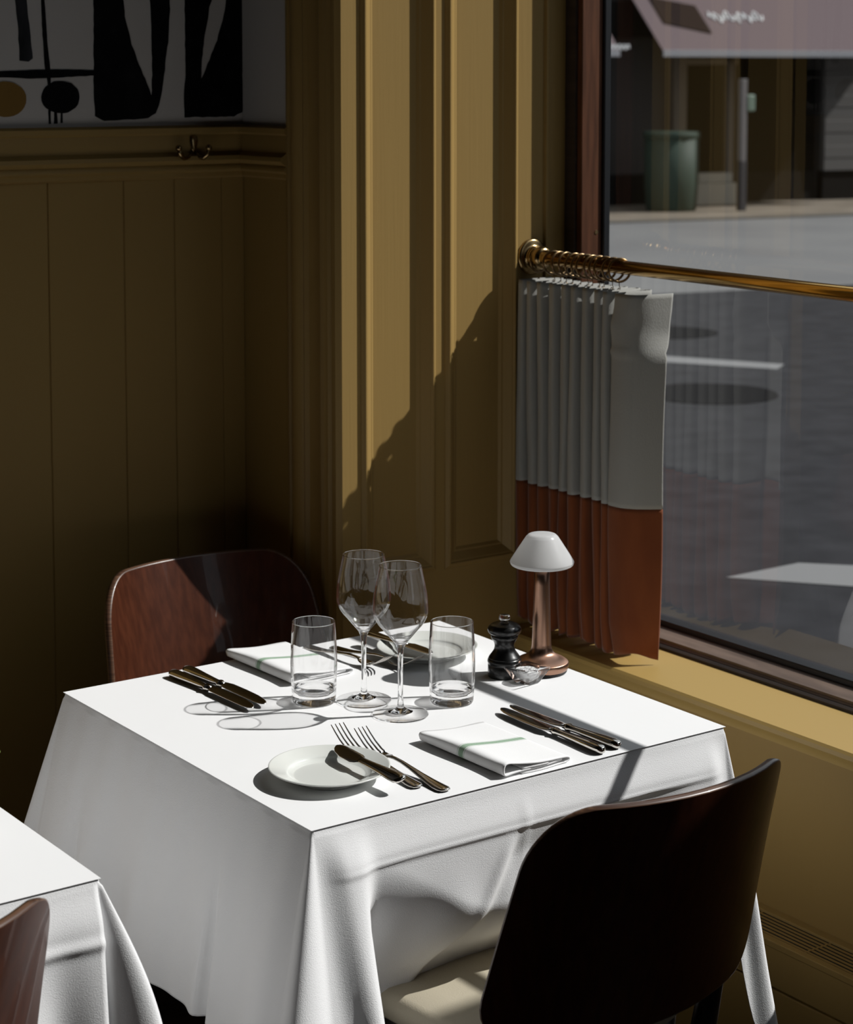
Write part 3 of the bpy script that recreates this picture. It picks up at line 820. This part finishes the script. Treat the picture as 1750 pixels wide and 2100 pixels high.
# sides: 0 = near (facing the viewer), 1 = window, 2 = far, 3 = left ; u runs anticlockwise seen from above
CONE = {0: .17, 1: .05, 2: .12, 3: .12}       # how far the cloth leans out around each corner
def lean(s, u, d):
    """cone of cloth around the two corners that end side s"""
    a, b = s, (s + 1) % 4
    return .08 * d + CONE[a] * d * exp(-(u / .15) ** 2) + CONE[b] * d * exp(-((1 - u) / .15) ** 2)
def win(u, w=.05): return smoothstep(0, w, u) * smoothstep(0, w, 1 - u)
def side_main(s, u):
    rise = lambda d: smoothstep(.0, .30, d)
    if s == 0:
        def fn(d):
            push = smoothstep(.078, .125, u) * (1 - smoothstep(.78, .93, u))     # pushed in by the chair
            o = .012 * smoothstep(0, .06, d) + win(u, .12) * (.0021 * exp(-((d - .064) / .0028) ** 2) + .0008 * exp(-((d - .054) / .009) ** 2)) - .0012 * smoothstep(.064, .074, d)
            on = .060 + .11 * smoothstep(.09, .42, u)
            o += push * (-.112 * smoothstep(on, .315, d)) * (1 + .06 * sin(u * 17))
            o -= push * .009 * smoothstep(.45 - .7 * max(0, d - .06), .48 - .7 * max(0, d - .06), u) * smoothstep(.06, .11, d)
            o += fold(u, .070, .03, .020) * rise(d) - fold(u, .93, .05, .015) * rise(d)
            o += .0030 * sin(u * 46) * smoothstep(.08, .2, d) * (1 - smoothstep(.2, .3, d))
            o += fold(u, .47, .010, .0014) * smoothstep(.015, .05, d) + fold(u, .445 - .7 * max(0, d - .06), .012, .003) * smoothstep(.06, .10, d)
            return lean(0, u, d) * (1 - .6 * push) + o * win(u)
        return HEM + .004 - .012 * smoothstep(.09, .2, u) * (1 - smoothstep(.75, .9, u)), fn
    if s == 3:
        def fn(d):
            o = .10 * d * d
            o += rise(d) * (fold(u, .74, .05, .010) - fold(u, .705, .014, .018) * smoothstep(.02, .25, d) + fold(u, .67, .04, .010))
            o += rise(d) * (-fold(u, .30, .05, .010) + fold(u, .18, .06, .006) + fold(u, .42, .10, .008) - fold(u, .13, .02, .006))
            o += .0012 * sin(u * 60 + d * 12)
            return lean(3, u, d) + o * win(u)
        return HEM + .006 * sin(u * 5) * win(u), fn
    if s == 1:
        def fn(d): return lean(1, u, d) + win(u) * (.05 * d + rise(d) * (fold(u, .16, .06, .065) - fold(u, .05, .03, .020) + fold(u, .35, .1, .012) + .008 * sin(u * 15)))
        return HEM, fn
    def fn(d): return lean(2, u, d) + .01 * sin(u * 14) * rise(d) * win(u)
    return HEM, fn
def corner_main(c, th):
    hem = HEM * (1 + {0: .40, 1: .62, 2: .40, 3: .40}[c] * sin(th * pi) ** (1.5 if c != 1 else .8))
    # ear of cloth falling from each corner, c: 0 near-left, 1 near-right, 2 far-right, 3 far-left
    amp = {0: .20, 1: .10, 2: .22, 3: .14}[c]; mid = {0: .52, 1: .40, 2: .5, 3: .45}[c]; dec = {0: .2, 1: .35, 2: .4, 3: .05}[c]
    def fn(d):
        w = .24 + .02 * sin(d * 9)
        return (.08 + CONE[c]) * d + (amp * d * exp(-((th - mid) / w) ** 2) * (1 - dec * smoothstep(.05, .40, d)) + .003 * sin(th * 19 + c) * smoothstep(.05, .3, d)) * sin(th * pi)
    return hem, fn
drape(0, 0, .75, side_main, corner_main, 'tablecloth', 'white tablecloth draped to seat height over the laid table', m_cloth, 'white tablecloths')

def topper(x0, y0, size, label):
    bm = BM(); e = .0008; th = .0005
    add_box(bm, (x0 - e, y0 - e, T + .0003), (x0 + size + e, y0 + size + e, T + .0003 + th), .0004, 1)
    return tag(obj('table_topper', bm, m_topper), label, 'table topper', 'white toppers')
topper(0, 0, .75, 'flat white paper topper spread over the laid table')
TT = T + .0009                                 # surface things stand on

# neighbour table on the left
build_table('dining_table', 'square pedestal table hidden under the cloth at the left picture edge', -1.05, .0165)
def side_left(s, u):
    rise = lambda d: smoothstep(.0, .30, d)
    if s == 0:
        def fn(d):
            return .012 * smoothstep(0, .06, d) + .10 * d - fold(u, .92, .05, .03) * rise(d) + .004 * exp(-((d - .075) / .008) ** 2)
        return HEM, fn
    def fn(d): return .10 * d + .008 * sin(u * 15 + s) * rise(d)
    return HEM, fn
def corner_left(c, th):
    def fn(d): return .10 * d + .40 * d * exp(-((th - .55) / .25) ** 2) * (1 - .6 * smoothstep(.05, .4, d))
    return HEM * (1 + .40 * sin(th * pi) ** 1.5), fn
drape(-1.05, .0165, .75, side_left, corner_left, 'tablecloth', 'white tablecloth of the side table, at the lower left', m_cloth, 'white tablecloths')
topper(-1.05, .0165, .75, 'flat white paper topper on the side table at the left')
pl = thing('bud_vase', 'green sprig in a small vase on the side table, one leaf tip in view', 'vase', (-.42, .26, TT))
bm = BM(); add_lathe(bm, smooth_prof([(0, 0), (.022, 0), (.028, .02), (.02, .05), (.011, .07), (.012, .08)], 4) + [(.009, .08), (.006, .05), (0, .02)], 32); obj('vase_body', bm, m_vase, pl, smooth=True)

# ================================================================== TABLEWARE
def wine_glass(loc, label):
    g = thing('wine_glass', label, 'wine glass', loc, 0, 'wine glasses')
    outer = smooth_prof([(.0060, .112), (.0150, .1215), (.0260, .1345), (.0365, .1470), (.0428, .1610), (.0434, .1740), (.0412, .1960), (.0372, .2170), (.0330, .2370)], 6)
    th = .0009
    inner = [(max(r - th * (1.0 if z > .125 else 1.2), .0), z + (.0 if z > .13 else .0022)) for r, z in outer]
    bm = BM(); add_lathe(bm, outer + [(.0326, .2376)] + inner[::-1] + [(0, .1165)], 72)
    bmesh.ops.recalc_face_normals(bm, faces=bm.faces)
    obj('bowl', bm, m_bowl, g, smooth=True)
    bm = BM(); add_tube(bm, [(.0328 * cos(2 * pi * k / 72), .0328 * sin(2 * pi * k / 72), .2374) for k in range(72)], .00065, 8, closed=True)
    obj('rim', bm, m_glass_full, g, smooth=True)
    bm = BM()       # flat foot
    add_lathe(bm, [(0, .0003), (.043, .0003)] + smooth_prof([(.0438, .0010), (.0440, .0018), (.0425, .0026), (.030, .0040), (.0195, .0058)], 5) + [(.012, .0058), (0, .0058)], 72)
    bmesh.ops.recalc_face_normals(bm, faces=bm.faces)
    obj('foot', bm, m_glass, g, auto=60)
    bm = BM()       # drawn stem
    st = smooth_prof([(.0195, .0060), (.0130, .0082), (.0080, .0110), (.0052, .0155), (.0042, .030), (.0039, .060), (.0042, .090), (.0052, .104), (.0080, .1125), (.0118, .1180)], 6)
    add_lathe(bm, [(0, .0059), (.0185, .0059)] + st + [(.0090, .1176), (.006, .1166), (0, .1163)], 72)
    bmesh.ops.recalc_face_normals(bm, faces=bm.faces)
    obj('stem', bm, m_glass_full, g, auto=60)
    return g
wine_glass((.3772, .3366, TT), 'wine glass in front, nearest the diner\'s folded napkin')
wine_glass((.3711, .4303, TT), 'wine glass behind, half hidden by the other wine glass')

def tumbler(loc, label):
    g = thing('water_tumbler', label, 'tumbler', loc, 0, 'water tumblers')
    outer = smooth_prof([(.0355, .0180), (.0364, .035), (.0372, .062), (.0368, .085), (.0356, .108), (.0342, .1300)], 6)
    inner = smooth_prof([(.0335, .1302), (.0348, .108), (.0359, .085), (.0362, .062), (.0354, .040), (.0344, .0190)], 6)
    bm = BM(); add_lathe(bm, outer + inner, 72)
    bmesh.ops.recalc_face_normals(bm, faces=bm.faces)
    obj('wall', bm, m_bowl, g, auto=60)
    bm = BM(); add_tube(bm, [(.0339 * cos(2 * pi * k / 72), .0339 * sin(2 * pi * k / 72), .1302) for k in range(72)], .0007, 8, closed=True)
    obj('rim', bm, m_glass_full, g, smooth=True)
    bm = BM()
    add_lathe(bm, [(0, .0008), (.0300, .0003), (.0318, .0002)] + smooth_prof([(.0332, .0008), (.0345, .004), (.0352, .010), (.0355, .0178)], 5) + [(.0346, .0200)] + smooth_prof([(.0338, .0250), (.0318, .0205), (.0265, .0160), (.018, .0138), (0, .0130)], 5), 72)
    bmesh.ops.recalc_face_normals(bm, faces=bm.faces)
    obj('base', bm, m_glass_full, g, auto=60)
    return g
tumbler((.3035, .4725, TT), 'clear tumbler in front of the far napkin')
tumbler((.4819, .3440, TT), 'clear tumbler in front of the far plate, beside the wine glasses')

def plate(loc, label):
    p = [(0, .0030), (.040, .0030), (.044, .0012), (.047, .0), (.049, .0006), (.050, .0035), (.058, .0075), (.075, .0135), (.0845, .0178), (.0866, .0190), (.0868, .0202), (.0852, .0206), (.082, .0196), (.074, .0168), (.062, .0125), (.0585, .0098), (.053, .0072), (.045, .0062), (0, .0060)]
    bm = BM(); add_lathe(bm, [p[0]] + smooth_prof(p[1:5], 3)[:-1] + smooth_prof(p[4:], 4), 96)
    bmesh.ops.recalc_face_normals(bm, faces=bm.faces)
    return tag(obj('side_plate', bm, m_plate, None, loc, auto=50), label, 'plate', 'porcelain side plates')
plate((.1290, .1560, TT), 'white side plate at the near left corner of the table')
plate((.5990, .5760, TT), 'white side plate at the far side, seen through the glasses')

def table_knife():
    k = empty('table_knife', (0, 0, 0))        # points along +y, butt at y = 0
    bm = BM(); X, Z = Vector((1, 0, 0)), Vector((0, 0, 1))
    hs = [(.000, .0022, .0022), (.0012, .0052, .0046), (.005, .0082, .0062), (.013, .0094, .0068), (.030, .0090, .0066), (.060, .0072, .0056), (.090, .0058, .0048), (.104, .0056, .0048), (.108, .0074, .0060), (.111, .0076, .0060), (.114, .0058, .0046), (.120, .0052, .0036)]
    add_loft(bm, [((0, y, .0070), X * w, Z * t) for y, w, t in hs], 20); obj('handle', bm, m_steel, k, smooth=True)
    bm = BM(); bs = [(.116, -.001, .0050, .0030), (.122, -.002, .0082, .0020), (.132, -.0022, .0112, .0013), (.170, -.0018, .0118, .0011), (.205, -.0008, .0114, .0010), (.226, .0008, .0100, .0009), (.238, .0022, .0074, .0008), (.2435, .0030, .0046, .0007), (.2465, .0032, .0014, .0004)]
    add_loft(bm, [((x, y, .0078), X * w, Z * t) for y, x, w, t in bs], 12); obj('blade', bm, m_steel_b, k, smooth=True)
    return k
def place(o, butt, tip_dir, z, pitch=0, roll=0):
    """butt (x, y), direction angle of +y axis"""
    a = math.atan2(tip_dir[1], tip_dir[0]) - pi / 2
    o.location = (butt[0], butt[1], z)
    o.rotation_euler = (Matrix.Rotation(a, 3, 'Z') @ Matrix.Rotation(pitch, 3, 'X') @ Matrix.Rotation(roll, 3, 'Y')).to_euler()
kn = table_knife()
def knife(butt, tip, label, first=False, roll=0.0, pitch=0.0):
    o = kn if first else dup(kn)
    tag(o, label, 'knife', 'table knives'); place(o, butt, (tip[0] - butt[0], tip[1] - butt[1]), TT, pitch, roll); return o
knife((.5115, .0065), (.5085, .250), 'table knife beside the near napkin, blade towards the glasses', True, radians(-2))
knife((.5455, .0105), (.5290, .255), 'table knife outermost of the near pair, towards the window', False, radians(1))
knife((.1845, .7270), (.1985, .480), 'table knife outermost of the far pair, near the left cloth edge', False, radians(4))
knife((.2140, .7330), (.2245, .487), 'table knife of the far pair, beside the far napkin', False, radians(4))

def fork_mesh():
    k = empty('table_fork', (0, 0, 0)); X, Z = Vector((1, 0, 0)), Vector((0, 0, 1))
    bm = BM()
    hs = [(.000, .0030, .0012, .0035), (.002, .0080, .0018, .0033), (.008, .0108, .0024, .0030), (.020, .0110, .0024, .0030), (.040, .0092, .0022, .0042), (.065, .0064, .0021, .0068), (.090, .0044, .0021, .0098), (.112, .0034, .0021, .0120), (.130, .0032, .0020, .0125), (.140, .0042, .0018, .0120), (.147, .0070, .0016, .0110)]
    add_loft(bm, [((0, y, z), X * w, Z * t) for y, w, t, z in hs], 14); obj('handle', bm, m_steel, k, smooth=True)
    bm = BM()
    add_loft(bm, [((0, y, z), X * w, Z * t) for y, w, t, z in [(.143, .0050, .0014, .0122), (.150, .0095, .0013, .0104), (.157, .0116, .0012, .0088), (.166, .0122, .0011, .0078), (.173, .0124, .0011, .0080)]], 14)
    for j in range(4):
        xx = -.0105 + j * .0070
        add_loft(bm, [((xx, y, z), X * w, Z * t) for y, z, w, t in [(.170, .0082, .0018, .0011), (.182, .0108, .0016, .0011), (.198, .0178, .0014, .0010), (.212, .0262, .0012, .0009), (.223, .0335, .0007, .0006)]], 8)
    obj('tines', bm, m_steel, k, smooth=True)
    return k
fk = fork_mesh()
def fork(butt, tip, label, first=False, flip=False, z=TT, pitch=0.0):
    o = fk if first else dup(fk)
    tag(o, label, 'fork', 'table forks'); place(o, butt, (tip[0] - butt[0], tip[1] - butt[1]), z, pitch, 0); return o
fork((.2075, .0470), (.2165, .278), 'table fork of the near pair with its neck under the butter knife', True, z=TT)
fork((.2310, .0130), (.2350, .250), 'table fork outermost of the near pair, handle end at the cloth edge')
fork((.4570, .7420), (.4860, .515), 'table fork of the far pair, left one, next to the far napkin')
fork((.4900, .7100), (.5300, .490), 'table fork of the far pair, right one, beside the far plate')

def butter_knife():
    k = empty('butter_knife', (0, 0, 0)); X, Z = Vector((1, 0, 0)), Vector((0, 0, 1))
    bm = BM(); hs = [(.000, .0040, .0018), (.002, .0088, .0030), (.008, .0112, .0038), (.022, .0112, .0038), (.050, .0086, .0032), (.080, .0066, .0028), (.098, .0062, .0024), (.104, .0066, .0020)]
    add_loft(bm, [((0, y, .002), X * w, Z * t) for y, w, t in hs], 16); obj('handle', bm, m_steel, k, smooth=True)
    bm = BM(); bs = [(.100, 0, .0062, .0018), (.105, -.001, .0100, .0012), (.112, -.0015, .0124, .0010), (.140, -.0005, .0124, .0009), (.160, .002, .0100, .0008), (.169, .0040, .0062, .0006), (.173, .0048, .0020, .0004)]
    add_loft(bm, [((x, y, .002), X * w, Z * t) for y, x, w, t in bs], 12); obj('blade', bm, m_steel_b, k, smooth=True)
    return k
bk = butter_knife()
tag(bk, 'butter knife resting across the right rim of the near plate', 'butter knife', 'butter knives')
place(bk, (.1735, .0390), (-.002, 1), TT + .0205, 0, radians(-14))
b2 = dup(bk); tag(b2, 'butter knife lying across the left rim of the far plate', 'butter knife', 'butter knives')
place(b2, (.5530, .6930), (.12, -1), TT + .0205, 0, radians(2))

def napkin(loc, rotz, label):
    # fold path in (x, z); a doubled sheet wound round itself
    P = [(.034, .0018), (.080, .0018), (.112, .0020), (.1195, .0032), (.1225, .0062), (.1195, .0090), (.112, .0102), (.090, .0118), (.060, .0142), (.030, .0182), (.012, .0212), (.004, .0205),
         (.0008, .0165), (.0002, .0110), (.0015, .0060), (.006, .0042), (.020, .0050), (.050, .0062), (.090, .0066), (.104, .0070), (.1075, .0078), (.104, .0087), (.090, .0088), (.060, .0092), (.035, .0085)]
    path = catmull([Vector((a, 0, b)) for a, b in P], 4); NY = 34; L_ = .200
    v, f = [], []; n = len(path)
    for j in range(NY + 1):
        t = j / NY; y = L_ * t
        for p in path:
            up = max(0, (p.z - .009) / .0122)
            z = p.z - up * (.0055 * smoothstep(.25, 1, t) + .002 * sin(t * 6 + p.x * 30))
            z = max(z, .0012)
            v.append((p.x + .0025 * sin(t * 5) * up, y - .004 * (p.x / .12) * (1 if up else .5) + (.0015 * sin(p.x * 70) if j in (0, NY) else 0), z))
    for j in range(NY):
        for i in range(n - 1): a = j * n + i; f.append((a, a + 1, a + n + 1, a + n))
    o = from_data('napkin', v, f, m_napkin, None, True, loc, (0, 0, rotz))
    md = o.modifiers.new('thickness', 'SOLIDIFY'); md.thickness = .0020; md.offset = 0
    return tag(o, label, 'napkin', 'folded linen napkins')
napkin((.3285, .0085, TT), radians(1.5), 'white folded napkin with a green stripe at the near place')
napkin((.3170, .5620, TT), radians(2.0), 'white folded napkin with a green stripe at the far place')

# portable lamp
lp = thing('table_lamp', 'copper table lamp with a white glass shade near the window', 'lamp', (.7030, .3920, TT))
bm = BM(); add_lathe(bm, [(0, 0), (.0400, 0), (.0425, .0015), (.0435, .0050), (0, .0050)], 64); obj('foot_pad', bm, m_black_rub, lp, auto=40)
bm = BM(); add_lathe(bm, smooth_prof([(.0432, .0050), (.0452, .0080), (.0458, .0130), (.0452, .0172)], 4) + smooth_prof([(.0446, .0180), (.0380, .0225), (.0275, .0275), (.0205, .0330), (.0172, .0400), (.0162, .0470)], 5), 72); obj('base', bm, m_copper, lp, auto=35)
bm = BM(); add_lathe(bm, [(.0162, .0470), (.0157, .060), (.0132, .150), (.0123, .200), (0, .200)], 48); obj('stem', bm, m_copper, lp, auto=40)
bm = BM()
so = smooth_prof([(.0500, .1815), (.0522, .1830), (.0530, .1860), (.0515, .1915), (.0300, .2250), (.0265, .2300), (.0220, .2338), (.0150, .2352), (.0100, .2356), (.004, .2356)], 5)
add_lathe(bm, [(.0492, .1830)] + so + [(0, .2354)], 72)
shade = bpy.data.materials.new('opal_glass'); shade.use_nodes = True
nt = shade.node_tree; b = nt.nodes['Principled BSDF']; b.inputs['Base Color'].default_value = (.82, .82, .82, 1); b.inputs['Roughness'].default_value = .22
tl = nt.nodes.new('ShaderNodeBsdfTranslucent'); tl.inputs[0].default_value = (.86, .86, .86, 1)
mx = nt.nodes.new('ShaderNodeMixShader'); mx.inputs[0].default_value = .5
nt.links.new(b.outputs[0], mx.inputs[1]); nt.links.new(tl.outputs[0], mx.inputs[2]); nt.links.new(mx.outputs[0], nt.nodes['Material Output'].inputs[0])
obj('shade', bm, shade, lp, auto=50)

# pepper mill
ml = thing('pepper_mill', 'small black pepper mill beside the table lamp', 'pepper mill', (.6370, .4080, TT))
bm = BM(); add_lathe(bm, [(0, 0), (.0268, 0), (.0276, .0010), (.0278, .0030), (.0276, .0200)] + smooth_prof([(.0268, .0212), (.0278, .0230), (.0284, .0262), (.0274, .0295), (.0262, .0310)], 4) + smooth_prof([(.0266, .0316), (.0252, .0340), (.0215, .0390), (.0180, .0445), (.0166, .0505), (.0172, .0560), (.0200, .0615), (.0218, .0640)], 4) + [(.0222, .0650), (.0226, .0660), (.0224, .0720), (0, .0720)], 64)
obj('body', bm, m_mill, ml, auto=40)
bm = BM(); add_lathe(bm, [(0, .0712), (.0228, .0712)] + smooth_prof([(.0240, .0720), (.0270, .0745), (.0281, .0785), (.0272, .0825), (.0240, .0865)], 5) + smooth_prof([(.0228, .0872), (.0180, .0892), (.0100, .0915), (.0062, .0930)], 4) + [(.0055, .0945), (0, .0945)], 64)
obj('head', bm, m_mill, ml, auto=40)
bm = BM(); add_lathe(bm, [(0, .0942)] + smooth_prof([(.0060, .0942), (.0088, .0955), (.0094, .0985), (.0090, .1015), (.0072, .1035), (.0030, .1042), (.0005, .1042)], 4) + [(0, .1042)], 40)
obj('knob', bm, m_steelknob, ml, auto=50)

# salt cellar
sc = thing('salt_cellar', 'square clear glass salt cellar in front of the pepper mill', 'salt cellar', (.6440, .3560, TT), radians(45 - 35.5))
bm = BM()
def sq(h, z, ch=.16):
    c = h * (1 - ch); return [bm.verts.new(q) for q in ((h, -c, z), (h, c, z), (c, h, z), (-c, h, z), (-h, c, z), (-h, -c, z), (-c, -h, z), (c, -h, z))]
rr = [sq(.0135, .0004, .3), sq(.0165, .0015, .3), sq(.0272, .0225, .10), sq(.0278, .0248, .06), sq(.0265, .0262, .06)]
for A, B in zip(rr, rr[1:]):
    for k in range(8): bm.faces.new((A[k], A[(k + 1) % 8], B[(k + 1) % 8], B[k]))
bm.faces.new(rr[0][::-1])
top = rr[-1]; N_ = 48; prev = None
hole = [(.0212, .0262), (.0206, .0252), (.0190, .0180), (.0145, .0110), (.0080, .0085)]
rings = [[bm.verts.new((r * cos(2 * pi * (k + .5) / N_ - pi / 4), r * sin(2 * pi * (k + .5) / N_ - pi / 4), z)) for k in range(N_)] for r, z in hole]
for A, B in zip(rings, rings[1:]):
    for k in range(N_): bm.faces.new((A[k], A[(k + 1) % N_], B[(k + 1) % N_], B[k]))
bm.faces.new(rings[-1])
e1 = [bm.edges.get((top[k], top[(k + 1) % 8])) for k in range(8)]; e2 = [bm.edges.get((rings[0][k], rings[0][(k + 1) % N_])) for k in range(N_)]
bmesh.ops.bridge_loops(bm, edges=e1 + e2)
bmesh.ops.recalc_face_normals(bm, faces=bm.faces)
obj('dish', bm, m_cellar, sc, auto=28)
bm = BM(); add_lathe(bm, smooth_prof([(.0004, .0228), (.0060, .0232), (.0110, .0226), (.0160, .0214), (.0194, .0212)], 5)[::-1] , 40)
add_lathe(bm, [(.0194, .0212), (.0186, .0180), (.0142, .0114), (.008, .0089), (0, .0088)], 40)
for v_ in bm.verts:
    if v_.co.z > .0205: v_.co.z += R.uniform(-.0006, .0012)
for k in range(90):
    a, r = R.uniform(0, 2 * pi), .0172 * sqrt(R.random()); s = R.uniform(.0005, .0011)
    bmesh.ops.create_cube(bm, size=s, matrix=Matrix.Translation((r * cos(a), r * sin(a), .0234 - r * .10)) @ Matrix.Rotation(R.uniform(0, 3), 4, (R.random(), R.random(), 1)))
sl = obj('salt', bm, m_salt, None, (.6440, .3560, TT)); tag(sl, 'coarse white salt heaped in the glass cellar', 'salt', kind='stuff')

# leaves of the sprig
for k, (dx, dy, dz, az) in enumerate([(.066, .0, .113, .05), (-.03, .05, .15, 1.9), (-.05, -.03, .12, 3.6), (.01, -.05, .14, 5.0)]):
    bm = BM(); base = Vector((0, 0, .07)); tip = Vector((dx, dy, dz)); mid = base.lerp(tip, .55) + Vector((0, 0, .02))
    add_tube(bm, [base, mid, tip], [.0012, .001, .0006], 6); obj('stalk', bm, m_leaf, pl, smooth=True)
    bm = BM(); d = Vector((cos(az), sin(az), -.5)).normalized(); sd = d.cross(Vector((0, 0, 1))).normalized(); L_ = .034
    cs = []
    for i in range(9):
        t = i / 8; w = .007 * sin(pi * t) ** .8; c = tip + d * (L_ * t) + Vector((0, 0, .006 * sin(pi * t)))
        cs.append((bm.verts.new(c + sd * w + Vector((0, 0, .002))), bm.verts.new(c - Vector((0, 0, .001))), bm.verts.new(c - sd * w + Vector((0, 0, .002)))))
    for A, B in zip(cs, cs[1:]):
        for q in (0, 1): bm.faces.new((A[q], A[q + 1], B[q + 1], B[q]))
    o = obj('leaf', bm, m_leaf, pl, smooth=True); md = o.modifiers.new('t', 'SOLIDIFY'); md.thickness = .0006
